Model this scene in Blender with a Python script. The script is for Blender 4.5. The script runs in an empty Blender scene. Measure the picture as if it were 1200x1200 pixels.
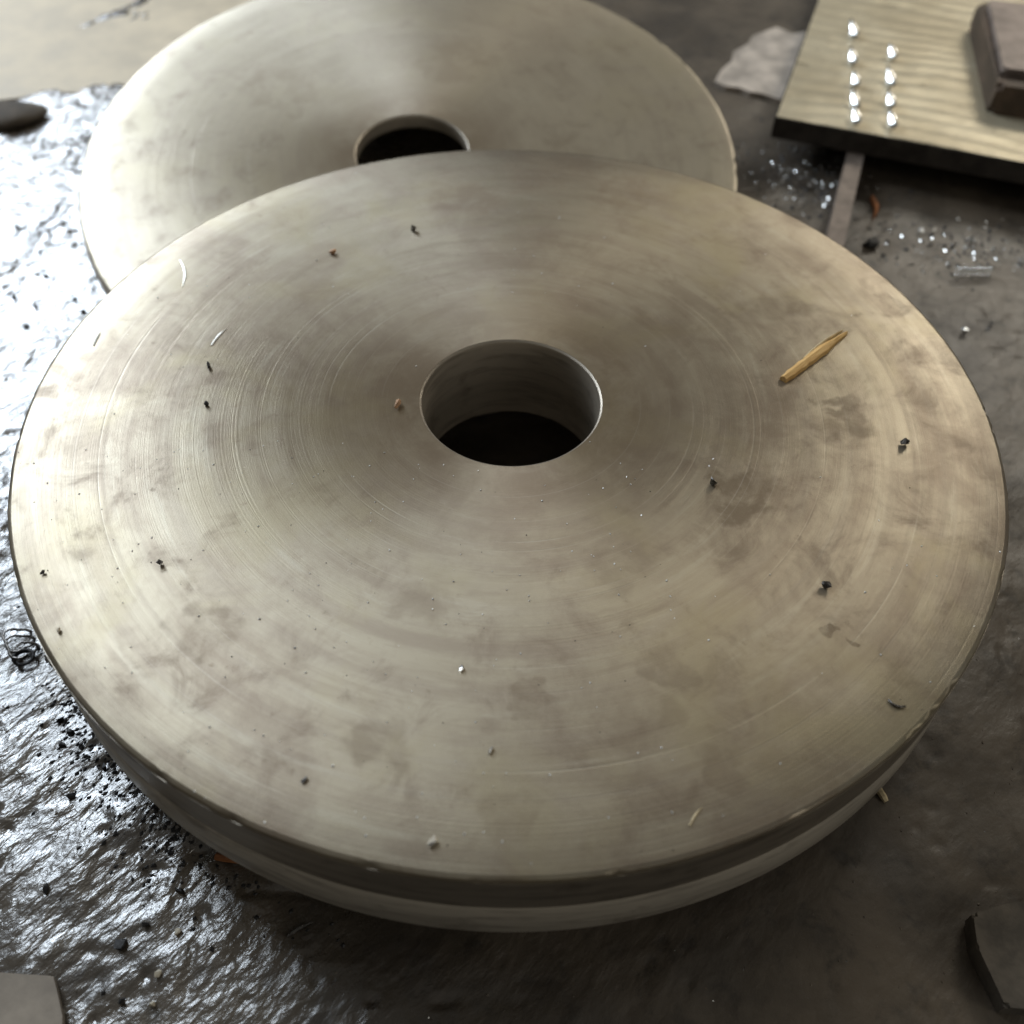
import bpy, bmesh, math, random
import numpy as np
from mathutils import Vector, Matrix

random.seed(7)
rng = np.random.default_rng(11)
sc = bpy.context.scene
col = sc.collection
R = math.radians

# ------------------------------------------------------------------ camera
H = 0.14915                       # height of the front disc's top face above the floor
cam_d = bpy.data.cameras.new('camera')
cam = bpy.data.objects.new('camera', cam_d)
col.objects.link(cam)
_r = Vector((0.99985366, 0.0110286, 0.01307762))
_u = Vector((-0.016848, 0.76737286, 0.64097975))
_f = Vector((0.00296631, 0.64110628, -0.76744637))
m = Matrix((_r, _u, -_f)).transposed().to_4x4()
m.translation = Vector((0, -0.59223, 0.56128 + H))
cam.matrix_world = m
cam_d.sensor_width = 36
cam_d.lens = 36 * 1131.5 / 1200
cam_d.clip_start = 0.01
cam_d.clip_end = 200
cam_d.dof.use_dof = True
cam_d.dof.focus_distance = 0.74
cam_d.dof.aperture_fstop = 3.6
sc.camera = cam

# ------------------------------------------------------------------ light
world = bpy.data.worlds.new('World')
sc.world = world
world.use_nodes = True
bg = world.node_tree.nodes['Background']
bg.inputs[0].default_value = (0.95, 0.93, 0.86, 1)
bg.inputs[1].default_value = 0.085


def area(name, loc, target, sx, sy, power, color):
    d = bpy.data.lights.new(name, 'AREA')
    d.shape = 'RECTANGLE'
    d.size, d.size_y = sx, sy
    d.energy = power
    d.color = color
    o = bpy.data.objects.new(name, d)
    col.objects.link(o)
    o.location = loc
    o.rotation_euler = (Vector(target) - Vector(loc)).to_track_quat('-Z', 'Y').to_euler()
    return o


area('window_light', (-2.30, 2.80, 2.05), (-0.3, 0.3, 0.1), 1.15, 0.65, 68, (0.76, 0.87, 1.0))
area('far_window_light', (-2.75, 4.0, 2.15), (-0.4, 0.4, 0.1), 1.2, 0.6, 42, (0.86, 0.93, 1.0))
area('side_window_light', (-2.45, 2.0, 3.35), (-0.3, 0.0, 0.1), 1.0, 1.3, 52, (0.80, 0.90, 1.0))
area('doorway_light', (1.95, 2.6, 2.1), (0.2, 0.1, 0.1), 0.9, 0.8, 24, (1.0, 0.93, 0.80))
area('rim_fill_light', (2.6, -1.7, 1.5), (0.2, 0.0, 0.0), 1.0, 1.8, 13, (1.0, 0.97, 0.88))  # added lamp with no known doorway behind it, brightens the near right rim
area('overhead_fill_light', (0.5, 2.75, 3.6), (0.5, 2.5, 0.0), 5.0, 4.3, 21, (1.0, 0.925, 0.77))  # overhead lamp added to give the steel something bright to reflect

sc.view_settings.view_transform = 'Standard'
sc.view_settings.look = 'None'
sc.view_settings.exposure = 0.0
sc.view_settings.gamma = 1.0
sc.view_settings.use_curve_mapping = False


# ------------------------------------------------------------------ helpers
def link_mesh(name, verts, faces, mat, parent=None, smooth=False, loc=None):
    me = bpy.data.meshes.new(name)
    me.from_pydata([tuple(v) for v in verts], [], [tuple(f) for f in faces])
    me.update()
    if smooth:
        me.polygons.foreach_set('use_smooth', [True] * len(me.polygons))
    o = bpy.data.objects.new(name, me)
    if mat:
        me.materials.append(mat)
    col.objects.link(o)
    if parent:
        o.parent = parent
    if loc is not None:
        o.location = loc
    return o


def bm_obj(name, bm, mat, parent=None, smooth=False, loc=None):
    me = bpy.data.meshes.new(name)
    bmesh.ops.recalc_face_normals(bm, faces=bm.faces)
    bm.to_mesh(me)
    bm.free()
    if smooth:
        me.polygons.foreach_set('use_smooth', [True] * len(me.polygons))
    me.materials.append(mat)
    o = bpy.data.objects.new(name, me)
    col.objects.link(o)
    if parent:
        o.parent = parent
    if loc is not None:
        o.location = loc
    return o


def thing(name, label, cat, loc=(0, 0, 0), rot=(0, 0, 0), group=None):
    o = bpy.data.objects.new(name, None)
    o.empty_display_size = 0.05
    col.objects.link(o)
    o.location = loc
    o.rotation_euler = rot
    o['label'] = label
    o['category'] = cat
    if group:
        o['group'] = group
    return o


def tag(o, label, cat, group=None):
    o['label'] = label
    o['category'] = cat
    if group:
        o['group'] = group
    return o


def lathe(name, prof, mat, parent=None, seg=480, closed=True, auto=35, wear=()):
    """revolve a list of (r, z) round Z"""
    n = len(prof)
    verts, faces = [], []
    for i in range(seg):
        a = 2 * math.pi * i / seg
        c, s = math.cos(a), math.sin(a)
        for r, z in prof:
            verts.append((r * c, r * s, z))
    for i in range(seg):
        j = (i + 1) % seg
        for k in range(n if closed else n - 1):
            l = (k + 1) % n
            faces.append((i * n + k, j * n + k, j * n + l, i * n + l))
    if wear:
        rw = random.Random(len(prof) * 17 + seg)
        st = [rw.gauss(0, 1) for _ in range(seg)]
        nick = {rw.randrange(seg): rw.uniform(.0006, .0016) for _ in range(26)}
        for i in range(seg):
            wv = (st[i] + st[i - 1] + st[(i + 1) % seg]) / 3
            for k in wear:
                x_, y_, z_ = verts[i * n + k]
                d_ = .00022 * wv - nick.get(i, 0)
                f_ = 1 + d_ / math.hypot(x_, y_)
                verts[i * n + k] = (x_ * f_, y_ * f_, z_ + d_ * .5)
    o = link_mesh(name, verts, faces, mat, parent, smooth=True)
    bm = bmesh.new()
    bm.from_mesh(o.data)
    bmesh.ops.recalc_face_normals(bm, faces=bm.faces)
    for e in bm.edges:
        if len(e.link_faces) == 2 and e.calc_face_angle(0) > R(auto):
            e.smooth = False
    bm.to_mesh(o.data)
    bm.free()
    return o


def hull(points):
    bm = bmesh.new()
    for p in points:
        bm.verts.new(p)
    bmesh.ops.convex_hull(bm, input=bm.verts)
    loose = [v for v in bm.verts if not v.link_faces]
    if loose:
        bmesh.ops.delete(bm, geom=loose, context='VERTS')
    return bm


def lump_points(sx, sy, sz, n=14, rs=random):
    pts = []
    for _ in range(n):
        v = Vector((rs.gauss(0, 1), rs.gauss(0, 1), rs.gauss(0, 1))).normalized()
        k = rs.uniform(0.75, 1.05)
        pts.append((v.x * sx * k, v.y * sy * k, max(0, v.z * sz * k + sz * 0.75)))
    return pts


# ---- node helper
class NT:
    def __init__(self, name):
        self.mat = bpy.data.materials.new(name)
        self.mat.use_nodes = True
        self.t = self.mat.node_tree
        self.b = self.t.nodes['Principled BSDF']

    def n(self, typ, **kw):
        nd = self.t.nodes.new(typ)
        for k, v in kw.items():
            if k.startswith('i_'):
                key = k[2:]
                key = int(key) if key.isdigit() else key.replace('_', ' ')
                self.set(nd.inputs[key], v)
            else:
                setattr(nd, k, v)
        return nd

    def set(self, sock, v):
        if isinstance(v, bpy.types.NodeSocket):
            self.t.links.new(v, sock)
        else:
            sock.default_value = v

    def math(self, op, a, b=0.0, c=None, clamp=False):
        nd = self.t.nodes.new('ShaderNodeMath')
        nd.operation = op
        nd.use_clamp = clamp
        self.set(nd.inputs[0], a)
        self.set(nd.inputs[1], b)
        if c is not None:
            self.set(nd.inputs[2], c)
        return nd.outputs[0]

    def ramp(self, v, lo, hi, a=0.0, b=1.0):
        nd = self.t.nodes.new('ShaderNodeMapRange')
        nd.interpolation_type = 'SMOOTHSTEP'
        self.set(nd.inputs[0], v)
        nd.inputs[1].default_value = lo
        nd.inputs[2].default_value = hi
        nd.inputs[3].default_value = a
        nd.inputs[4].default_value = b
        return nd.outputs[0]

    def mix(self, f, a, b):
        nd = self.t.nodes.new('ShaderNodeMix')
        nd.data_type = 'RGBA'
        self.set(nd.inputs[0], f)
        for s, v in ((nd.inputs[6], a), (nd.inputs[7], b)):
            if isinstance(v, tuple):
                v = (*v, 1.0) if len(v) == 3 else v
            self.set(s, v)
        return nd.outputs[2]

    def noise(self, vec, scale, detail=4, rough=0.55, dist=0.0, dim='3D', w=None):
        nd = self.t.nodes.new('ShaderNodeTexNoise')
        nd.noise_dimensions = dim
        if dim != '1D':
            self.set(nd.inputs['Vector'], vec)
        if w is not None:
            self.set(nd.inputs['W'], w)
        nd.inputs['Scale'].default_value = scale
        nd.inputs['Detail'].default_value = detail
        nd.inputs['Roughness'].default_value = rough
        nd.inputs['Distortion'].default_value = dist
        return nd.outputs[0]

    def p(self, **kw):
        for k, v in kw.items():
            key = k.replace('_', ' ')
            if isinstance(v, tuple) and len(v) == 3 and key != 'Normal':
                v = (*v, 1.0)
            self.set(self.b.inputs[key], v)


def simple(name, colr, rough=0.5, metal=0.0, var=0.25, scale=60, bump=0.0):
    q = NT(name)
    tc = q.n('ShaderNodeTexCoord').outputs['Object']
    nz = q.noise(tc, scale, 5, 0.6)
    dark = tuple(c * (1 - var) for c in colr)
    light = tuple(min(1, c * (1 + var)) for c in colr)
    q.p(Base_Color=q.mix(q.ramp(nz, .3, .7), dark, light), Metallic=metal,
        Roughness=q.math('MULTIPLY_ADD', nz, 0.2, rough - 0.1))
    if bump:
        bn = q.n('ShaderNodeBump', i_Strength=bump, i_Distance=0.002, i_Height=nz)
        q.p(Normal=bn.outputs[0])
    return q.mat


# ---- turned steel
def turned_steel(name, seed, stains, rings, ring_zone=None, clean_mix=0.0):
    q = NT(name)
    tc = q.n('ShaderNodeTexCoord').outputs['Object']
    sep = q.n('ShaderNodeSeparateXYZ', i_0=tc)
    x, y = sep.outputs[0], sep.outputs[1]
    r = q.math('SQRT', q.math('ADD', q.math('MULTIPLY', x, x), q.math('MULTIPLY', y, y)))
    off = q.n('ShaderNodeVectorMath', operation='ADD', i_0=tc, i_1=(seed, seed * .37, 0)).outputs[0]
    # broad oily clouds, mid blotches, fine grain
    big = q.noise(off, 7.5, 8, 0.66, 0.5)
    mid = q.noise(off, 24.0, 9, 0.68, 0.5)
    fine = q.noise(off, 120.0, 5, 0.7)
    grain = q.noise(off, 620.0, 2, 0.6)
    rad1 = q.noise(None, 55.0, 5, 0.7, dim='1D', w=q.math('ADD', r, seed))
    rad2 = q.noise(None, 700.0, 4, 0.8, dim='1D', w=q.math('ADD', r, seed))
    film = q.ramp(q.math('ADD', q.math('MULTIPLY', big, .55), q.math('MULTIPLY', mid, .45)), .42, .62)
    clean = q.mix(film, (.385, .335, .25), (.275, .226, .168))
    clean = q.mix(q.math('MULTIPLY', q.ramp(rad1, .42, .68), .25), clean, (.275, .228, .18))
    # smears that follow the turning direction
    ct = q.math('DIVIDE', x, q.math('ADD', r, .0001))
    sn = q.math('DIVIDE', y, q.math('ADD', r, .0001))
    pv = q.n('ShaderNodeCombineXYZ', i_0=q.math('MULTIPLY_ADD', ct, 1.6, seed), i_1=q.math('MULTIPLY', sn, 1.6), i_2=q.math('MULTIPLY', r, 42.0)).outputs[0]
    smear = q.noise(pv, 1.5, 7, .62, .3)
    clean = q.mix(q.math('MULTIPLY', q.ramp(smear, .46, .70), .45), clean, (.225, .175, .128))
    clean = q.mix(q.math('MULTIPLY', q.ramp(smear, .30, .44, 1.0, 0.0), .35), clean, (.47, .43, .34))
    # warm yellowish residue
    yel = q.ramp(q.noise(q.n('ShaderNodeVectorMath', operation='ADD', i_0=off, i_1=(3.1, 1.7, 0)).outputs[0], 8.0, 5, .6, .5), .48, .7)
    clean = q.mix(q.math('MULTIPLY', yel, .6), clean, (.35, .30, .19))
    clean = q.mix(clean_mix, clean, (.56, .51, .41))
    # stains with their own shapes
    wob = q.n('ShaderNodeTexNoise', i_Vector=off, i_Scale=34.0, i_Detail=7.0)
    wv = q.n('ShaderNodeVectorMath', operation='MULTIPLY_ADD', i_0=wob.outputs['Color'], i_1=(.075, .075, 0), i_2=tc).outputs[0]
    acc = 0.0
    for sx, sy, rr, k in stains:
        d = q.n('ShaderNodeVectorMath', operation='DISTANCE', i_0=wv, i_1=(sx + .0375, sy + .0375, 0.0)).outputs['Value']
        v = q.math('MULTIPLY', q.ramp(d, rr * .55, rr * 1.0, .80, 0.0), k)
        acc = v if isinstance(acc, float) else q.math('MAXIMUM', acc, v)
    if not isinstance(acc, float):
        acc = q.math('MULTIPLY', acc, q.ramp(q.noise(off, 31.0, 7, .65, .4), .36, .60, .25, 1.0))
    spots = q.math('MULTIPLY', q.ramp(q.noise(off, 52.0, 6, .62), .62, .76), .50)
    blot = q.math('MULTIPLY', q.ramp(mid, .52, .74), .36)
    st = q.math('MAXIMUM', q.math('MAXIMUM', spots, blot), acc) if not isinstance(acc, float) else q.math('MAXIMUM', spots, blot)
    if ring_zone:
        # the oily ring round the bore
        zr = q.math('ADD', r, q.math('MULTIPLY', q.math('SUBTRACT', mid, .5), .09))
        z = q.math('MULTIPLY', q.ramp(zr, ring_zone[0], ring_zone[1], .62, 0.0), q.ramp(mid, .3, .6, .6, 1.0))
        st = q.math('MAXIMUM', st, z)
    base = q.mix(st, clean, (.158, .108, .060))
    specks = q.ramp(fine, .66, .74)
    base = q.mix(q.math('MULTIPLY', specks, .45), base, (.20, .17, .13))
    # ring scratches: thin bright or dark lines that fade in and out along their length
    line = None
    for rr, w, k in rings:
        d = q.math('ABSOLUTE', q.math('SUBTRACT', r, rr))
        v = q.math('MULTIPLY', q.ramp(d, 0.0, w, 1.0, 0.0), k)
        line = v if line is None else q.math('MAXIMUM', line, v)
    fade = q.ramp(q.noise(off, 6.5, 3, .5), .40, .60)
    line = q.math('MULTIPLY', line, fade)
    base = q.mix(q.math('MULTIPLY', line, .12), base, (.70, .68, .62))
    # height: fine turning marks + scratches
    h = q.math('ADD', q.math('MULTIPLY', rad2, .55), q.math('MULTIPLY', fine, .25))
    h = q.math('ADD', h, q.math('MULTIPLY', grain, .25))
    h = q.math('SUBTRACT', h, q.math('MULTIPLY', line, .3))
    bn = q.n('ShaderNodeBump', i_Strength=.24, i_Distance=.0006, i_Height=h)
    rough = q.math('ADD', q.math('MULTIPLY_ADD', mid, .16, .29), q.math('MULTIPLY', st, .14))
    rough = q.math('ADD', rough, q.math('MULTIPLY', q.math('SUBTRACT', rad1, .5), .08))
    tan = q.n('ShaderNodeTangent', direction_type='RADIAL', axis='Z')
    q.p(Base_Color=base, Roughness=rough, Metallic=q.math('MULTIPLY_ADD', st, -.40, .70),
        Anisotropic=.79, Anisotropic_Rotation=0.0, Tangent=tan.outputs[0], Normal=bn.outputs[0])
    return q.mat


# ---- turned side (cylindrical faces)
def side_steel(name, colr, rough, dirt=.5):
    q = NT(name)
    tc = q.n('ShaderNodeTexCoord').outputs['Object']
    mp = q.n('ShaderNodeMapping', i_Vector=tc)
    mp.inputs['Scale'].default_value = (7, 7, 60)
    a = q.noise(mp.outputs[0], 2.2, 6, .62, .5)
    b = q.noise(tc, 28, 5, .6)
    sep = q.n('ShaderNodeSeparateXYZ', i_0=tc)
    lines = q.noise(None, 1500.0, 3, .7, dim='1D', w=sep.outputs[2])
    base = q.mix(q.math('MULTIPLY', q.ramp(a, .45, .7), dirt), colr, (.15, .12, .095))
    base = q.mix(q.math('MULTIPLY', q.ramp(b, .55, .72), dirt), base, (.17, .135, .10))
    bn = q.n('ShaderNodeBump', i_Strength=.3, i_Distance=.0005, i_Height=lines)
    tan = q.n('ShaderNodeTangent', direction_type='RADIAL', axis='Z')
    q.p(Base_Color=base, Metallic=.8, Roughness=q.math('MULTIPLY_ADD', b, .25, rough - .1), Normal=bn.outputs[0],
        Anisotropic=.85, Tangent=tan.outputs[0])
    return q.mat


# stains read off the plate: x, y, radius, strength
ST = [(-.051, .300, .050, .80), (.118, .316, .036, .60), (.007, .204, .050, .45), (.180, -.106, .032, .85),
      (.244, .129, .040, .60), (.082, -.087, .045, .45), (-.175, .196, .035, .35), (.279, -.006, .020, .70),
      (.283, -.032, .024, .55), (.107, -.252, .024, .55), (.015, -.286, .016, .70), (-.082, -.314, .030, .55),
      (-.206, -.238, .030, .55), (-.057, -.203, .028, .45), (.097, -.305, .030, .40), (.133, -.317, .022, .55),
      (.084, -.162, .035, .40), (.000, -.366, .022, .40), (.034, -.139, .030, .35), (.2286, -.2327, .006, .95),
      (.2352, -.2319, .006, .95), (.03, .345, .060, .45), (.15, .10, .06, .35), (.21, -.02, .05, .3)]
RINGS = [(.1525, .0010, 1.0), (.1610, .0007, .7), (.1085, .0007, .6), (.1330, .0006, .6), (.1790, .0006, .7),
         (.2020, .0008, .9), (.2075, .0006, .7), (.2260, .0006, .6), (.2590, .0006, .6), (.2790, .0007, .4),
         (.3050, .0006, .6), (.3330, .0010, 1.0), (.3520, .0007, .6), (.3780, .0007, .4), (.3850, .0007, .4), (.3910, .0007, .5)]
mat_face = turned_steel('turned_steel_face', 0.0, ST, RINGS, (.085, .20))
mat_face_b = turned_steel('turned_steel_face_back', 5.3,
                          [(.05, .18, .07, .5), (-.18, .12, .06, .4), (.2, .0, .05, .5), (-.1, -.2, .05, .35)],
                          [(.12, .0009, .8), (.20, .0009, .9), (.27, .001, 1.0), (.35, .001, .9), (.385, .001, .8)], (.08, .17), .40)
mat_upper = side_steel('turned_steel_rim', (.46, .41, .34), .36, .6)
mat_lower = side_steel('turned_steel_lower_rim', (.66, .60, .50), .34, .5)
bpy.data.materials['turned_steel_lower_rim'].node_tree.nodes['Principled BSDF'].inputs['Metallic'].default_value = .45
mat_bore = side_steel('bored_steel', (.46, .40, .32), .32, .5)
bpy.data.materials['bored_steel'].node_tree.nodes['Principled BSDF'].inputs['Metallic'].default_value = .5

# floor
q = NT('oily_dirt_floor')
tc = q.n('ShaderNodeTexCoord').outputs['Object']
n1 = q.noise(tc, 6, 6, .6, .5)
n2 = q.noise(tc, 42, 6, .65, .3)
n3 = q.noise(tc, 240, 5, .7)
n4 = q.noise(tc, 900, 3, .7)
base = q.mix(q.ramp(n1, .35, .65), (.062, .050, .038), (.130, .104, .076))
base = q.mix(q.math('MULTIPLY', q.ramp(n2, .5, .72), .6), base, (.024, .020, .017))
base = q.mix(q.math('MULTIPLY', q.ramp(n3, .60, .75), .5), base, (.13, .112, .092))
mpr = q.n('ShaderNodeMapping', i_Vector=tc)
mpr.inputs['Rotation'].default_value = (0, 0, R(-50))
mpr2 = q.n('ShaderNodeMapping', i_Vector=mpr.outputs[0])
mpr2.inputs['Scale'].default_value = (.5, 1, 1)
rip = q.noise(mpr2.outputs[0], 190, 3, .5, .15)
rip2 = q.noise(mpr2.outputs[0], 62, 3, .5, .1)
sepf = q.n('ShaderNodeSeparateXYZ', i_0=tc)
trod = q.ramp(sepf.outputs[0], -.28, .22, 1.0, .30)
patch = q.ramp(n1, .30, .62, .55, 1.15)
hh = q.math('MULTIPLY', q.math('MULTIPLY', rip, trod), patch)
hh = q.math('ADD', hh, q.math('MULTIPLY', q.math('MULTIPLY', rip2, trod), .8))
hh = q.math('ADD', hh, q.math('MULTIPLY', n3, .10))
hh = q.math('ADD', hh, q.math('MULTIPLY', n4, .03))
bn = q.n('ShaderNodeBump', i_Strength=1.0, i_Distance=.0015, i_Height=hh)
q.p(Base_Color=base, Metallic=.0, IOR=q.ramp(sepf.outputs[0], -.28, .25, 2.2, 1.5), Roughness=q.math('ADD', q.math('ADD', q.math('MULTIPLY_ADD', n2, .26, .075), q.math('MULTIPLY_ADD', trod, -.28, .28)), q.math('MULTIPLY', n3, .08)),
    Normal=bn.outputs[0])
q.b.inputs['Specular IOR Level'].default_value = .55
mat_floor = q.mat

# ------------------------------------------------------------------ floor
def vnoise(X, Y, scale, seed):
    g = np.random.default_rng(seed).random((256, 256))
    u, v = X * scale + 1000.0, Y * scale + 1000.0
    i, j = np.floor(u).astype(int), np.floor(v).astype(int)
    fu, fv = u - i, v - j
    fu = fu * fu * (3 - 2 * fu)
    fv = fv * fv * (3 - 2 * fv)
    a = g[i % 256, j % 256]; b = g[(i + 1) % 256, j % 256]
    c = g[i % 256, (j + 1) % 256]; d = g[(i + 1) % 256, (j + 1) % 256]
    return (a * (1 - fu) + b * fu) * (1 - fv) + (c * (1 - fu) + d * fu) * fv


def axis(lo, hi, step, far):
    core = np.arange(lo, hi + step / 2, step)
    out = []
    d = step
    while True:
        d *= 1.25
        nxt = (out[-1] if out else 0) + d
        if nxt > far:
            break
        out.append(nxt)
    out = np.array(out)
    return np.concatenate([(lo - out)[::-1], core, hi + out])


xs = axis(-0.95, 0.95, 0.0030, 60)
ys = axis(-0.52, 1.30, 0.0030, 60)
X, Y = np.meshgrid(xs, ys)
c, s = math.cos(R(52)), math.sin(R(52))
U, V = X * c + Y * s, -X * s + Y * c           # trowel / drag direction of the dirt
def floor_h(X, Y):
    U, V = X * c + Y * s, -X * s + Y * c
    k = np.clip((X + .30) / .55, 0, 1)
    k = 1 - .62 * k * k * (3 - 2 * k)                # the right hand side is trodden smoother
    k = k * (.55 + .9 * vnoise(X, Y, 11, 9))
    Z = (vnoise(X, Y, 9, 1) - .5) * .0060
    Z += (vnoise(U * .6, V, 26, 2) - .5) * .0042
    Z += k * (vnoise(U * .55, V, 74, 3) - .5) * .0016
    Z += k * (vnoise(U * .6, V, 140, 4) - .5) * .0012
    Z += k * (vnoise(U * .7, V, 215, 5) - .5) * .0008
    p = vnoise(X, Y, 70, 6)
    Z -= k * np.clip(p - .82, 0, 1) * .018            # small pits
    return Z - .004
Z = floor_h(X, Y)
nx, ny = len(xs), len(ys)
co = np.stack([X, Y, Z], -1).reshape(-1, 3).astype(np.float32)
idx = np.arange(nx * ny).reshape(ny, nx)
quads = np.stack([idx[:-1, :-1], idx[:-1, 1:], idx[1:, 1:], idx[1:, :-1]], -1).reshape(-1, 4)
me = bpy.data.meshes.new('floor')
me.vertices.add(len(co)); me.vertices.foreach_set('co', co.ravel())
me.loops.add(quads.size); me.loops.foreach_set('vertex_index', quads.ravel().astype(np.int32))
me.polygons.add(len(quads)); me.polygons.foreach_set('loop_start', (np.arange(len(quads)) * 4).astype(np.int32))
me.update(calc_edges=True)
me.polygons.foreach_set('use_smooth', np.ones(len(quads), bool))
me.materials.append(mat_floor)
floor = bpy.data.objects.new('floor', me)
col.objects.link(floor)
floor['kind'] = 'structure'


def fz(x, y):
    return float(floor_h(np.array([[x]]), np.array([[y]]))[0, 0])


# ------------------------------------------------------------------ the two discs
def build_disc(root, Rd, rb, t, mats, split):
    face, upper, lower, bore = mats
    b = .0022
    # the body carries the turned top face
    lathe('body', [(rb + b, 0), (rb + b + .001, 0), (Rd * .3, 0), (Rd * .6, 0), (Rd * .9, 0), (Rd - .0042, 0), (Rd - .0032, -.0001), (Rd - .0012, -.0009), (Rd - .0004, -.0024),
                   (Rd - .0004, -.004), (Rd - .02, -.004), (rb + .01, -.004)], face, root, closed=True, wear=(7, 8))
    lathe('rim', [(Rd, -.0042), (Rd, -split + .001), (Rd - .0008, -split), (Rd - .03, -split), (Rd - .03, -.0042)], upper, root)
    lathe('lower_rim', [(Rd - .004, -split - .0002), (Rd - .0002, -split - .0004), (Rd + .0003, -split - .0012),
                        (Rd + .0022, -t + .003), (Rd + .0006, -t), (Rd - .04, -t), (Rd - .04, -split - .0002)], lower, root)
    lathe('bore', [(rb + b - .0001, -.0001), (rb + .0006, -.0012), (rb, -.003), (rb, -t * .62), (rb + .0012, -t * .64), (rb + .0012, -t + .002), (rb + .003, -t),
                   (rb + .02, -t), (rb + .02, -.0043), (rb + .0098, -.0043)], bore, root, seg=160, closed=False)


disc = thing('steel_disc', 'large turned steel disc in front, with a round bore and a wood splinter on it', 'steel disc', (0, 0, H))
build_disc(disc, .400, .0746, .0893, (mat_face, mat_upper, mat_lower, mat_bore), .047)
back = thing('steel_disc', 'steel disc behind, half hidden under the larger disc in front', 'steel disc',
             (-.1280, .5165, -.0720 + H), (.150, 0, 0))
build_disc(back, .402, .069, .0200, (mat_face_b, mat_upper, mat_lower, mat_bore), .011)

mat_wood_dark = simple('greasy_timber', (.10, .075, .05), .7, 0, .4, 30, .5)
# packing timber that carries the near side of the front disc
bm = bmesh.new()
bmesh.ops.create_cube(bm, size=1)
for v in bm.verts:
    v.co = Vector((v.co.x * .30, v.co.y * .09, v.co.z * .064))
bmesh.ops.bevel(bm, geom=bm.edges[:], offset=.003, segments=1)
blk = bm_obj('timber_block', bm, mat_wood_dark, loc=(.03, -.19, .0275))
tag(blk, 'dark greasy timber block under the near side of the front disc', 'timber')

# ------------------------------------------------------------------ plates and bars at the upper right
mat_rib = NT('ribbed_steel')
q = mat_rib
tc = q.n('ShaderNodeTexCoord').outputs['Object']
a = q.noise(tc, 9, 6, .6, .4)
b2 = q.noise(tc, 70, 5, .65)
base = q.mix(q.ramp(a, .35, .65), (.58, .52, .385), (.47, .41, .29))
base = q.mix(q.math('MULTIPLY', q.ramp(b2, .58, .72), .5), base, (.22, .18, .12))
bn = q.n('ShaderNodeBump', i_Strength=.3, i_Distance=.002, i_Height=b2)
q.p(Base_Color=base, Metallic=.55, Roughness=q.math('MULTIPLY_ADD', b2, .2, .38), Normal=bn.outputs[0])
mat_rib = q.mat
mat_dark_steel = simple('dark_mill_scale', (.045, .038, .032), .55, .3, .4, 40, .3)
mat_pale = simple('pale_scuffed_steel', (.60, .53, .46), .42, .35, .25, 30, .5)
mat_bar = simple('dull_flat_bar', (.20, .165, .14), .55, .5, .3, 45, .3)
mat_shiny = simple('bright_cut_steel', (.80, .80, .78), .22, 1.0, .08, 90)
mat_brown = simple('brown_rusty_steel', (.085, .058, .040), .6, .2, .45, 18, .4)
mat_mauve = simple('scaled_steel_top', (.27, .22, .19), .5, .3, .3, 25, .3)

A = Vector((.3512, .6541, 0))
dx = Vector((.945, -.327, 0)).normalized()
dy = Vector((.327, .945, 0)).normalized()
plate = thing('ribbed_plate', 'tan ribbed steel plate with a dark front edge propped off the floor at right', 'steel plate', (A.x, A.y, .030),
              (0, 0, math.atan2(dx.y, dx.x)))
Lp, Dp, tp = .78, .66, .028
# top sheet with rolled ridges as geometry
nu, nv = 130, 260
us = np.linspace(0, Lp, nu); vs = np.linspace(0, Dp, nv)
UU, VV = np.meshgrid(us, vs)
wav = vnoise(UU, VV, 9, 21) * .034 + vnoise(UU, VV, 25, 22) * .005
hz = (.5 + .5 * np.sin(2 * math.pi * (VV + wav) / .031)) * (.0004 + .0012 * vnoise(UU, VV, 14, 24)) + vnoise(UU, VV, 60, 23) * .0008
hz = np.maximum(hz, .0001)
vt = np.stack([UU, VV, tp + hz], -1).reshape(-1, 3)
ii = np.arange(nu * nv).reshape(nv, nu)
qd = np.stack([ii[:-1, :-1], ii[:-1, 1:], ii[1:, 1:], ii[1:, :-1]], -1).reshape(-1, 4)
vl = [tuple(v) for v in vt]
fl = [tuple(map(int, f)) for f in qd]
link_mesh('top_face', vl, fl, mat_rib, plate, smooth=True)
bm = bmesh.new()
bmesh.ops.create_cube(bm, size=1)
for v in bm.verts:
    v.co = Vector(((v.co.x + .5) * (Lp + .004) - .002, (v.co.y + .5) * (Dp + .004) - .002, (v.co.z + .5) * (tp + .0001)))
bmesh.ops.bevel(bm, geom=bm.edges[:], offset=.0015, segments=2)
bm_obj('slab', bm, mat_dark_steel, plate)

# flat bar running from under the plate towards the front disc
def bar_between(name, p, q_, w, h, mat, z=0.0, taper=1.0):
    p, q_ = Vector(p), Vector(q_)
    d = q_ - p
    L = d.length
    bm = bmesh.new()
    bmesh.ops.create_cube(bm, size=1)
    for v in bm.verts:
        k = 1.0 if v.co.x < 0 else taper
        v.co = Vector(((v.co.x + .5) * L, v.co.y * w * k, (v.co.z + .5) * h))
    bmesh.ops.bevel(bm, geom=bm.edges[:], offset=min(w, h) * .08, segments=1)
    o = bm_obj(name, bm, mat, loc=(p.x, p.y, z))
    o.rotation_euler = (0, 0, math.atan2(d.y, d.x))
    return o


fb = bar_between('flat_bar', (.487, .70, 0), (.375, .372, 0), .022, .032, mat_bar, z=-.0022)
tag(fb, 'dull grey brown flat bar running from under the ribbed plate to the front disc', 'metal bar')
fb2 = bar_between('timber_bearer', (.80, .58, 0), (.93, .98, 0), .05, .034, mat_wood_dark, z=-.0042)
tag(fb2, 'dark timber bearer under the right of the ribbed plate', 'timber')

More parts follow.
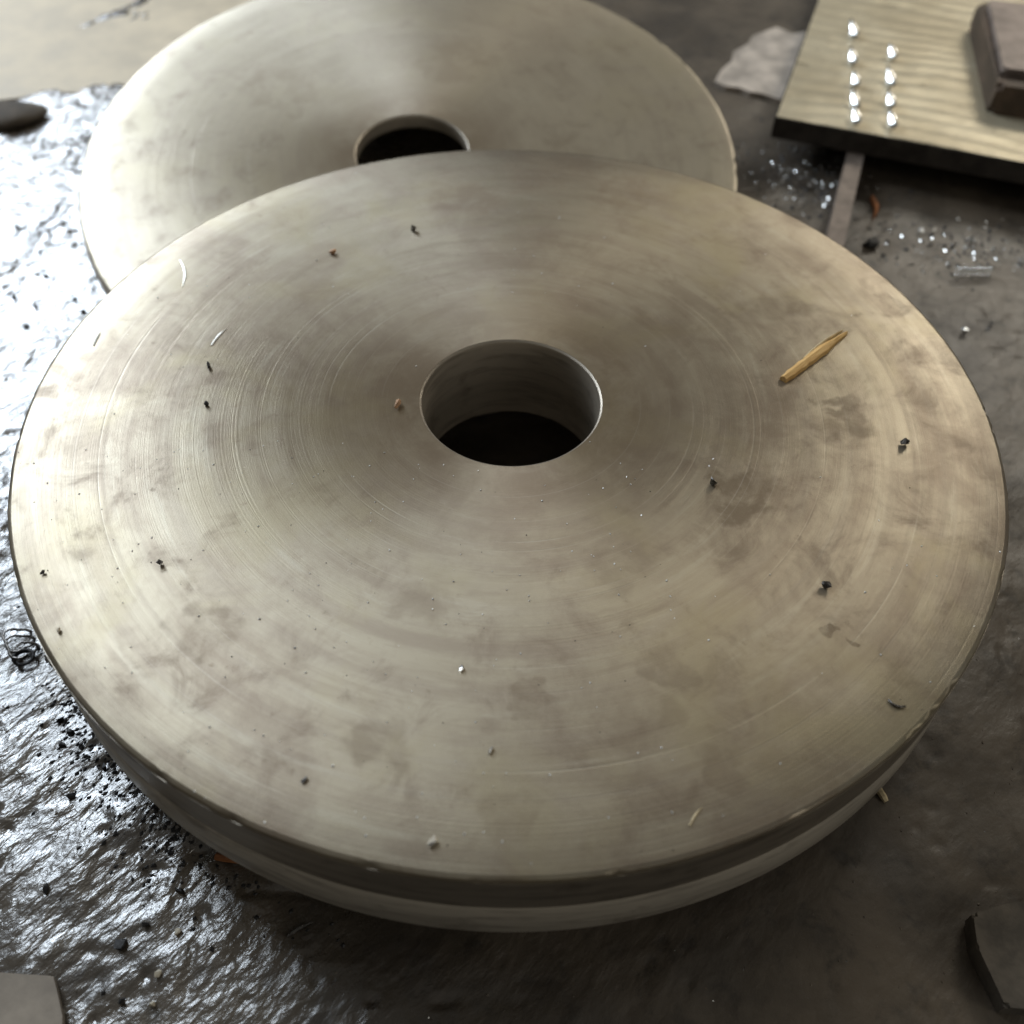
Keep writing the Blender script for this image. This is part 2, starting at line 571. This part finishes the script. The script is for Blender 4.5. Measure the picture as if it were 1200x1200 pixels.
# pale sheet left of the ribbed plate
poly = [(.303, .862), (.318, .848), (.340, .843), (.352, .832), (.372, .826), (.392, .812), (.52, .745), (.62, .99), (.50, 1.05), (.452, 1.03), (.43, 1.055), (.385, 1.02), (.372, .99), (.345, .962), (.338, .93), (.318, .90)]
def slab_poly(name, poly, z0, z1, mat, bev=.001):
    bm = bmesh.new()
    lo = [bm.verts.new((x, y, z0)) for x, y in poly]
    hi = [bm.verts.new((x, y, z1)) for x, y in poly]
    bm.faces.new(lo[::-1]); bm.faces.new(hi)
    n = len(poly)
    for i in range(n):
        bm.faces.new((lo[i], lo[(i + 1) % n], hi[(i + 1) % n], hi[i]))
    bmesh.ops.recalc_face_normals(bm, faces=bm.faces)
    if bev:
        bmesh.ops.bevel(bm, geom=bm.edges[:], offset=bev, segments=2)
    return bm_obj(name, bm, mat)
o = slab_poly('steel_sheet', poly, -.006, .004, mat_pale)
tag(o, 'pale scuffed steel sheet lying between the back disc and the ribbed plate', 'steel sheet')
# beige plate in the top left corner
o = slab_poly('beige_plate', [(-.80, .765), (-.735, .783), (-.700, .806), (-.64, .80), (-.60, .783), (-.545, .73), (-.50, .80), (-.35, 1.02), (-.3, 1.25), (-1.25, 1.25), (-1.25, .72)],
              -.008, -.0012, simple('beige_steel', (.56, .47, .33), .6, .0, .15, 12, .15), .001)
tag(o, 'beige steel plate lying behind the back disc in the far left corner', 'steel plate')

# brown block on the ribbed plate, upper right
blk = thing('steel_block', 'dark brown block with a greyish top standing on the ribbed plate', 'block', (.0, .0, .0585))
pb = [(.640, .672), (.90, .60), (.98, .86), (.690, .93)]
def block_part(name, poly, z0, z1, mat, bev):
    o = slab_poly(name, poly, z0, z1, mat, bev)
    o.parent = blk
    return o
block_part('base', pb, .0, .040, mat_brown, .008)
block_part('cap', [(.652, .70), (.892, .632), (.965, .85), (.698, .915)], .0405, .050, mat_mauve, .004)

# polished teardrops added in two rows to stand for highlights on the ripples
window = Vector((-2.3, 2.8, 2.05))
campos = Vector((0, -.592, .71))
glint_me = None
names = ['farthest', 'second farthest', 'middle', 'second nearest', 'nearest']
glints = [(.502, .8965), (.4824, .8108), (.4713, .7415), (.4576, .6833), (.4500, .6400)]
glints2 = [(.5432, .8265), (.5221, .7483), (.5071, .6851), (.4960, .6310)]
def make_glint(x, y, sc_):
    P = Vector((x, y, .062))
    nrm = ((window - P).normalized() + (campos - P).normalized()).normalized()  # face aimed to mirror the window lamp into the camera
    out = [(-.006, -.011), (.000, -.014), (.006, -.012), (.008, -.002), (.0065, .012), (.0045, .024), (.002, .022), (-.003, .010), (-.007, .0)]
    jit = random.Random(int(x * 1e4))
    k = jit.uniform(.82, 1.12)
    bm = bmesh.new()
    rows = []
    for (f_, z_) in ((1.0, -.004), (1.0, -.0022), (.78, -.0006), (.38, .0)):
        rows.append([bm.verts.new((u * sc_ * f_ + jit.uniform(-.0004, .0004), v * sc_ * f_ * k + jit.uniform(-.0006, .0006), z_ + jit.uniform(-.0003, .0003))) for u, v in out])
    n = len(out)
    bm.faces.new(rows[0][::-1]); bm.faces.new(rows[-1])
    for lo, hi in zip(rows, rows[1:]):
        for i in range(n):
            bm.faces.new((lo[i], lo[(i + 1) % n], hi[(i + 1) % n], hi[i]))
    o = bm_obj('plate_glint', bm, mat_shiny, smooth=True)
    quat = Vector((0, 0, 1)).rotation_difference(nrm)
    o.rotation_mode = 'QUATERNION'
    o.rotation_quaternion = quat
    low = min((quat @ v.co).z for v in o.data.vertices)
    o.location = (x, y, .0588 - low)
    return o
for i, (x, y) in enumerate(glints):
    tag(make_glint(x, y, .95), '%s added highlight piece in the left row on the ribbed plate' % names[i], 'metal scrap', 'added highlights in rows on the ribbed plate')
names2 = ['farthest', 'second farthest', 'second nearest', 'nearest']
for i, (x, y) in enumerate(glints2):
    tag(make_glint(x, y, .95), '%s added highlight piece in the right row on the ribbed plate' % names2[i], 'metal scrap', 'added highlights in rows on the ribbed plate')

# ------------------------------------------------------------------ lumps at the frame edges
def lump(name, x, y, sx, sy, sz, rot, mat, seed, label, cat, n=26, sub=2):
    rs = random.Random(seed)
    bm = hull(lump_points(sx, sy, sz, n, rs))
    o = bm_obj(name, bm, mat, smooth=True, loc=(x, y, fz(x, y) - .002))
    md = o.modifiers.new('s', 'SUBSURF'); md.levels = md.render_levels = sub
    o.rotation_euler = (0, 0, rot)
    return tag(o, label, cat)

mat_rag = simple('greasy_rag', (.085, .068, .050), .85, 0, .35, 40, .6)
lump('greasy_rag', -.735, .715, .082, .042, .014, R(18), mat_rag, 4, 'dark greasy rag crumpled on the wet floor at the far left', 'rag', 30)
mat_stone = simple('dull_slate', (.105, .09, .072), .75, 0, .4, 40, .5)
o = slab_poly('rubber_pad', [(.331, -.370), (.3275, -.392), (.335, -.43), (.45, -.44), (.44, -.355), (.36, -.362)], -.006, .013, mat_stone, .003)
tag(o, 'dark rounded rubber pad in the near right corner of the floor', 'pad')
mat_card = simple('damp_cardboard', (.33, .28, .225), .8, 0, .2, 30, .3)
o = slab_poly('cardboard_scrap', [(-.38, -.414), (-.335, -.4165), (-.303, -.418), (-.299, -.424), (-.288, -.444), (-.285, -.48), (-.38, -.48)], .0, .005, mat_card, .0015)
tag(o, 'pale scrap of damp cardboard in the near left corner of the floor', 'cardboard')

# ------------------------------------------------------------------ small things on the front disc
mat_splint = NT('fresh_wood')
q = mat_splint
tc = q.n('ShaderNodeTexCoord').outputs['Object']
mp = q.n('ShaderNodeMapping', i_Vector=tc)
mp.inputs['Scale'].default_value = (4, 60, 60)
gr = q.noise(mp.outputs[0], 14, 4, .6)
q.p(Base_Color=q.mix(q.ramp(gr, .35, .65), (.80, .52, .20), (.62, .35, .11)), Roughness=.6)
mat_splint = q.mat
mat_straw = simple('dry_straw', (.62, .50, .30), .6, 0, .2, 200)
mat_orange = simple('orange_brown_wood', (.32, .12, .04), .7, 0, .3, 90)
mat_pellet = simple('copper_brown_chip', (.42, .24, .13), .45, .3, .3, 160)
mat_nub = simple('dark_steel_chip', (.16, .15, .14), .28, .9, .4, 300)
mat_black = simple('black_grit', (.018, .016, .015), .55, .1, .4, 200, .4)
mat_cream = simple('cream_grit', (.62, .55, .42), .6, 0, .2, 200)

def sliver(name, p, q_, z, w, h, mat, bend=0.0, seg=6, tipw=.25):
    """a thin pointed splinter between two points, with irregular edges"""
    p, q_ = Vector((*p, 0)), Vector((*q_, 0))
    d = q_ - p
    L = d.length
    rs = random.Random(int(abs(p.x * 1e5)))
    verts, faces = [], []
    for i in range(seg + 1):
        t = i / seg
        ww = w * (.75 + .25 * math.sin(math.pi * t)) * (1 if t < .6 else 1 - (1 - tipw) * (t - .6) / .4) * rs.uniform(.80, 1.14)
        yy = bend * math.sin(math.pi * t) * L
        zz = h * .12 * math.sin(math.pi * t)
        for (a, b) in ((-.5, 0), (-.42, .75), (.05, 1.0), (.45, .62), (.5, 0)):
            verts.append((t * L, yy + a * ww, zz + b * h * (1 if t < .7 else 1 - .5 * (t - .7) / .3)))
    for i in range(seg):
        for k in range(5):
            l = (k + 1) % 5
            faces.append((i * 5 + k, (i + 1) * 5 + k, (i + 1) * 5 + l, i * 5 + l))
    faces.append((4, 3, 2, 1, 0)); faces.append(tuple(seg * 5 + k for k in range(5)))
    o = link_mesh(name, verts, faces, mat, loc=(p.x, p.y, z))
    o.rotation_euler = (0, 0, math.atan2(d.y, d.x))
    return o

T = H + .0002
tag(sliver('wood_splinter', (.2328, .0278), (.3015, .0928), T, .0098, .0056, mat_splint, seg=18, tipw=.35),
    'long orange yellow wood splinter lying on the right of the front disc', 'wood splinter')
fib = sliver('fibre', (.2560, .0560), (.2990, .0965), T, .0030, .0030, mat_straw, .03, 8, .2)
fib.parent = bpy.data.objects['wood_splinter']
fib.matrix_parent_inverse = Matrix.LocRotScale(fib.parent.location, fib.parent.rotation_euler, None).inverted()
tag(sliver('straw_piece', (.1108, -.3653), (.1198, -.3535), T, .0013, .0009, mat_straw, .05),
    'thin straw lying near the front edge of the front disc', 'straw')
tag(sliver('white_strip', (-.3203, .1849), (-.3085, .144), T, .0022, .0008, simple('pale_shaving', (.93, .92, .86), .45, .7, .05, 80), .08),
    'thin whitish curved strip near the left rim of the front disc, farthest of three', 'shaving', 'whitish strips on the disc')
tag(sliver('white_strip', (-.264, .0615), (-.2553, .085), T, .0022, .0008, bpy.data.materials['pale_shaving'], .05),
    'short whitish strip on the front disc above the two black slivers', 'shaving', 'whitish strips on the disc')
tag(sliver('white_strip', (-.3667, .0588), (-.3656, .0761), T, .0022, .0008, bpy.data.materials['pale_shaving'], .06),
    'short whitish strip closest to the left rim of the front disc', 'shaving', 'whitish strips on the disc')

def nub(name, x, y, sx, sy, sz, rot, mat, seed, label, cat, z=T, group=None, n=12):
    rs = random.Random(seed)
    bm = hull(lump_points(sx, sy, sz, n, rs))
    o = bm_obj(name, bm, mat, loc=(x, y, z))
    o.rotation_euler = (0, 0, rot)
    return tag(o, label, cat, group)

G = 'small chips on the front disc'
nub('wood_pellet', -.0942, -.0108, .0034, .0062, .0034, R(-8), mat_pellet, 1, 'brown pellet shaped chip just left of the bore', 'chip', group=G)
nub('brass_chip', -.1756, .2002, .0042, .0032, .0032, R(20), mat_pellet, 2, 'small brownish chip on the far left of the front disc', 'chip', group=G)
nub('steel_chip', -.0998, .2396, .0036, .0036, .0040, R(50), mat_nub, 3, 'dark steel chip near the far rim of the front disc', 'chip', group=G)
nub('steel_chip', .1581, -.0913, .0040, .0036, .0042, R(10), mat_nub, 4, 'shiny steel chip beside a brown stain right of the bore', 'chip', group=G)
nub('steel_chip', .3185, -.0462, .0048, .0042, .0044, R(30), mat_nub, 5, 'shiny steel chip near the right rim, below the splinter', 'chip', group=G)
nub('steel_chip', .2268, -.1884, .0048, .0034, .0038, R(-20), mat_nub, 6, 'dark curled steel chip on the lower right of the front disc', 'chip', group=G)
nub('black_sliver', -.2604, .0336, .0018, .0056, .0030, R(20), mat_black, 7, 'upper of two black slivers on the left of the front disc', 'chip', group=G)
nub('black_sliver', -.2525, -.0136, .0022, .0034, .0026, R(40), mat_black, 8, 'lower of two black slivers on the left of the front disc', 'chip', group=G)
nub('steel_chip', -.2504, -.1785, .0030, .0028, .0028, 0, mat_nub, 9, 'small dark chip on the lower left of the front disc, well inside the rim', 'chip', group=G)
nub('steel_chip', -.3313, -.1886, .0018, .0030, .0022, 0, mat_nub, 10, 'small chip close to the lower left rim, upper of two', 'chip', group=G)
nub('steel_chip', -.3049, -.2362, .0018, .0024, .0020, 0, mat_cream, 11, 'tiny pale chip close to the lower left rim, lower of two', 'chip', group=G)
nub('bright_chip', -.0417, -.3781, .0030, .0046, .0022, R(-30), mat_shiny, 12, 'bright flake near the front edge of the front disc', 'chip', group=G)
nub('bright_chip', -.0299, -.2604, .0016, .0036, .0014, R(-20), mat_shiny, 13, 'bright flake alone below the bore, midway to the front edge', 'chip', group=G)
nub('bright_chip', -.0091, -.3190, .0014, .0036, .0014, R(-20), mat_shiny, 14, 'bright flake right of the centre line near the front edge', 'chip', group=G)
nub('bright_chip', -.1226, -.3402, .0018, .0030, .0014, R(-35), mat_nub, 15, 'dull flake on the lower left near the front edge', 'chip', group=G)

# hook shaped swarf
def tube(points, rad, seg=5, flat=1.0):
    verts, faces = [], []
    n = len(points)
    P = [Vector(p) for p in points]
    for i in range(n):
        d = (P[min(i + 1, n - 1)] - P[max(i - 1, 0)]).normalized()
        up = Vector((0, 0, 1)) if abs(d.z) < .95 else Vector((1, 0, 0))
        a = d.cross(up).normalized()
        b = a.cross(d).normalized()
        k = rad * (.5 if i in (0, n - 1) else 1)
        for j in range(seg):
            t = 2 * math.pi * j / seg
            verts.append(P[i] + a * math.cos(t) * k + b * math.sin(t) * k * flat)
    for i in range(n - 1):
        for j in range(seg):
            l = (j + 1) % seg
            faces.append((i * seg + j, i * seg + l, (i + 1) * seg + l, (i + 1) * seg + j))
    faces.append(tuple(range(seg))[::-1]); faces.append(tuple((n - 1) * seg + j for j in range(seg)))
    return verts, faces

v, f = tube([(.2498, -.2785, T + .0008), (.2525, -.2822, T + .0009), (.2555, -.2838, T + .001), (.2605, -.2836, T + .0009)], .0010)
tag(link_mesh('hooked_shaving', v, f, mat_nub, smooth=True), 'dull hooked shaving near the lower right rim of the front disc', 'shaving')

# dust of tiny filings on both discs (past counting)
def filings(name, n, pick, zfun, smin, smax, mat, dirn=R(62), seed=3, normal=None):
    rs = random.Random(seed)
    verts, faces = [], []
    while n:
        x, y = pick(rs)
        if x is None:
            continue
        n -= 1
        a = dirn + rs.gauss(0, .5)
        L = rs.uniform(smin, smax); w = L * rs.uniform(.25, .45); h = w * .7
        z = zfun(x, y)
        ca, sa = math.cos(a), math.sin(a)
        k = len(verts)
        for (u, v_, hh_) in ((-L / 2, 0, 0), (0, -w, 0), (L / 2, 0, rs.uniform(0, h * .5)), (0, w, 0), (rs.uniform(-L / 4, L / 4), 0, h)):
            verts.append((x + u * ca - v_ * sa, y + u * sa + v_ * ca, z + hh_))
        faces += [(k, k + 1, k + 4), (k + 1, k + 2, k + 4), (k + 2, k + 3, k + 4), (k + 3, k, k + 4), (k + 3, k + 2, k + 1, k)]
    o = link_mesh(name, verts, faces, mat)
    o['kind'] = 'stuff'
    return o

def pick_disc(rs):
    r = .398 * math.sqrt(rs.random()); a = rs.uniform(0, 2 * math.pi)
    x, y = r * math.cos(a), r * math.sin(a)
    if r < .078 or (x > .12 and rs.random() < .8):
        return None, None
    if y > -.05 and rs.random() < .75:
        return None, None
    return x, y
filings('metal_filings', 240, pick_disc, lambda x, y: T, .0008, .0022, simple('satin_filing', (.7, .69, .66), .5, .8, .2, 90))
filings('dark_filings', 90, pick_disc, lambda x, y: T, .0006, .0014, mat_black, seed=8)

# ------------------------------------------------------------------ small things on the floor
tag(sliver('wood_chip', (.2905, -.2690), (.2960, -.2815), fz(.293, -.275) + .001, .006, .004, mat_straw, 0, 4, .8), 'pale wood chip on the floor against the lower right rim', 'wood chip')
tag(sliver('orange_strip', (-.2120, -.3330), (-.1863, -.3373), fz(-.2, -.335) + .003, .006, .004, mat_orange, .02, 4, .6), 'orange brown wood strip under the lower left rim of the front disc', 'wood chip')
tag(sliver('grey_shaving', (-.1513, -.3875), (-.1348, -.3775), fz(-.143, -.382) + .001, .0024, .0016, mat_nub, .04), 'long grey shaving on the dark floor below the front disc', 'shaving')
tag(sliver('brown_shaving', (.4745, .556), (.4655, .509), fz(.47, .53) + .001, .006, .008, mat_orange, .12), 'brown curved sliver beside the flat bar', 'wood chip')
nub('black_clod', .4480, .4519, .016, .013, .008, .3, mat_black, 31, 'black clod of grime at the foot of the flat bar', 'clod', z=fz(.448, .452) - .001)

# loose curl of swarf at the left
rs = random.Random(5)
pts = []
for i in range(44):
    t = i / 43
    a = t * 2 * math.pi * 2.3
    rr = .0105 + .002 * math.sin(3 * a)
    pts.append((-.4215 + rr * math.cos(a) + t * .012, -.148 + rr * .9 * math.sin(a) - t * .016, fz(-.42, -.15) + .003 + .006 * abs(math.sin(a * .5)) + .002 * t))
v, f = tube(pts, .0013, 5, .7)
tag(link_mesh('swarf_curl', v, f, mat_nub, smooth=True), 'curled dark swarf on the pale wet floor left of the front disc', 'swarf')
pts = []
for i in range(28):
    t = i / 27
    a = t * 2 * math.pi * 1.5 + 1
    pts.append((-.4080 + .008 * math.cos(a), -.168 + .007 * math.sin(a), fz(-.408, -.168) + .003 + .004 * t))
v, f = tube(pts, .0016, 5, .7)
tag(link_mesh('swarf_curl', v, f, mat_black, smooth=True), 'smaller black swarf curl just below the larger curl at left', 'swarf')
nub('bright_chip', -.3885, -.1670, .0030, .0075, .0050, R(35), mat_shiny, 41, 'bright chip tucked against the left rim on the floor', 'chip', z=fz(-.388, -.167))

# coiled shaving at right
pts = []
for i in range(10 * 14 + 1):
    t = i / (10 * 14)
    a = 2 * math.pi * 10 * t
    pts.append((.5375 + .0452 * t, .3915 + .0060 * math.cos(a) + .001 * t, fz(.56, .392) + .0075 + .0060 * math.sin(a)))
v, f = tube(pts, .00075, 5, .9)
tag(link_mesh('coiled_shaving', v, f, mat_shiny, smooth=True), 'tight bright coil of metal shaving on the dark floor at right', 'shaving')

# bright chips on the right hand floor
GR = 'bright chips on the dark floor at right'
BR = [(.5217, .4823, 'bright chip left end of the glinting cluster right of the flat bar'), (.5289, .4602, 'bright chip in front of the others in the glinting cluster'),
      (.5382, .4828, 'bright chip behind the glinting cluster'), (.5546, .4554, 'bright chip in the middle of the glinting cluster'),
      (.5807, .4636, 'largest bright chip, right of the glinting cluster'), (.6051, .4515, 'bright chip near the right edge, level with the cluster'),
      (.6298, .4218, 'bright chip at the right edge of the photo'), (.5187, .2831, 'pale chip on the floor nearest the right rim of the front disc'),
      (.5516, .2946, 'bright chip alone, below the coiled shaving'), (.3958, .5813, 'bright chip between the back disc and the flat bar, farther of two'),
      (.4123, .537, 'bright chip between the back disc and the flat bar, nearer of two')]
for i, (x, y, lb) in enumerate(BR):
    k = 1.5 if 'largest' in lb else 1.0
    nub('bright_chip', x, y, .0040 * k, .0052 * k, .0050 * k, rs.uniform(0, 3), mat_shiny, 60 + i, lb, 'chip', z=fz(x, y), group=GR, n=9)

# dark clods on the bright wet floor at left
CL = [(-.515, .3216), (-.4981, .2984), (-.6255, .4565), (-.5844, .4123), (-.5617, .3646), (-.5841, .3197), (-.5543, .3046), (-.5524, .2693),
      (-.5404, .4591), (-.3621, -.2227), (-.3504, -.2338), (-.3538, -.245), (-.315, -.2625), (-.3341, -.2873), (-.2512, -.3821), (-.2657, -.3949),
      (-.255, -.4301), (-.2337, -.3595), (-.3278, -.3579)]
for i, (x, y) in enumerate(CL):
    far = y > 0
    nub('black_clod', x, y, rs.uniform(.0028, .0058), rs.uniform(.0026, .0048), rs.uniform(.002, .0036), rs.uniform(0, 3), mat_black, 100 + i,
        'black crumb of grit on the bright wet floor left of the discs' if far else 'black crumb of grit on the grey floor below the left of the front disc',
        'clod', z=fz(x, y) - .0005, group='black crumbs beside the back disc' if far else 'black crumbs beside the front disc', n=11)
PL = ['cream grain on the near left floor, farthest of three', 'cream grain on the near left floor, middle of three', 'cream grain on the near left floor, nearest of three']
for i, (x, y) in enumerate([(-.2281, -.3858), (-.2343, -.4143), (-.2341, -.4335)]):
    nub('cream_grain', x, y, .0026, .0036, .0030, R(-25), mat_cream, 140 + i, PL[i], 'grain', z=fz(x, y), group='cream grains on the floor')

# grit and swarf strewn over the floor (past counting)
def pick_left(rs):
    if rs.random() < .55:                                   # crumbs hugging the lower left rim
        a = R(rs.gauss(217, 13)); r = .405 + abs(rs.gauss(0, .022)) - .012
        return r * math.cos(a), r * math.sin(a)
    x, y = rs.uniform(-.85, -.2), rs.uniform(-.46, .75)
    if math.hypot(x, y) < .41:
        return None, None
    return x, y
filings('floor_grit', 1300, pick_left, lambda x, y: fz(x, y),   .0012, .0058, mat_black, seed=12)

def pick_glint(rs):
    if rs.random() < .6:
        return rs.gauss(.40, .045), rs.gauss(.60, .05)
    return rs.gauss(.56, .06), rs.gauss(.45, .03)
def pick_g2(rs):
    x, y = pick_glint(rs)
    if math.hypot(x, y) < .41 or math.hypot(x + .128, y - .517) < .41:
        return None, None
    return x, y
filings('metal_swarf', 330, pick_g2, lambda x, y: fz(x, y), .002, .0065, mat_shiny, dirn=R(80), seed=14)
filings('dark_swarf', 420, pick_g2, lambda x, y: fz(x, y), .002, .008, mat_black, dirn=R(80), seed=15)

# timber that props the far side of the back disc
bm = bmesh.new()
bmesh.ops.create_cube(bm, size=1)
for v in bm.verts:
    v.co = Vector((v.co.x * .36, v.co.y * .08, v.co.z * .116))
bmesh.ops.bevel(bm, geom=bm.edges[:], offset=.003, segments=1)
prop = bm_obj('timber_block', bm, mat_wood_dark, loc=(-.13, .85, .0485))
prop.rotation_euler = (.150, 0, 0)
tag(prop, 'dark greasy timber block propping the far side of the back disc', 'timber')

# fine grit over the whole floor
def pick_all(rs):
    x, y = rs.uniform(-.9, .9), rs.uniform(-.48, 1.2)
    if y > .1 and rs.random() < .5:
        return None, None
    if math.hypot(x, y) < .41 or math.hypot(x + .128, y - .517) < .41:
        return None, None
    return x, y
mat_grit = simple('brown_grit', (.13, .105, .08), .5, 0, .5, 60, .4)
filings('fine_grit', 2600, pick_all, lambda x, y: fz(x, y) - .0002, .0007, .0034, mat_grit, seed=22)
filings('bright_grit', 260, pick_all, lambda x, y: fz(x, y) - .0002, .0007, .0026, mat_shiny, seed=23)
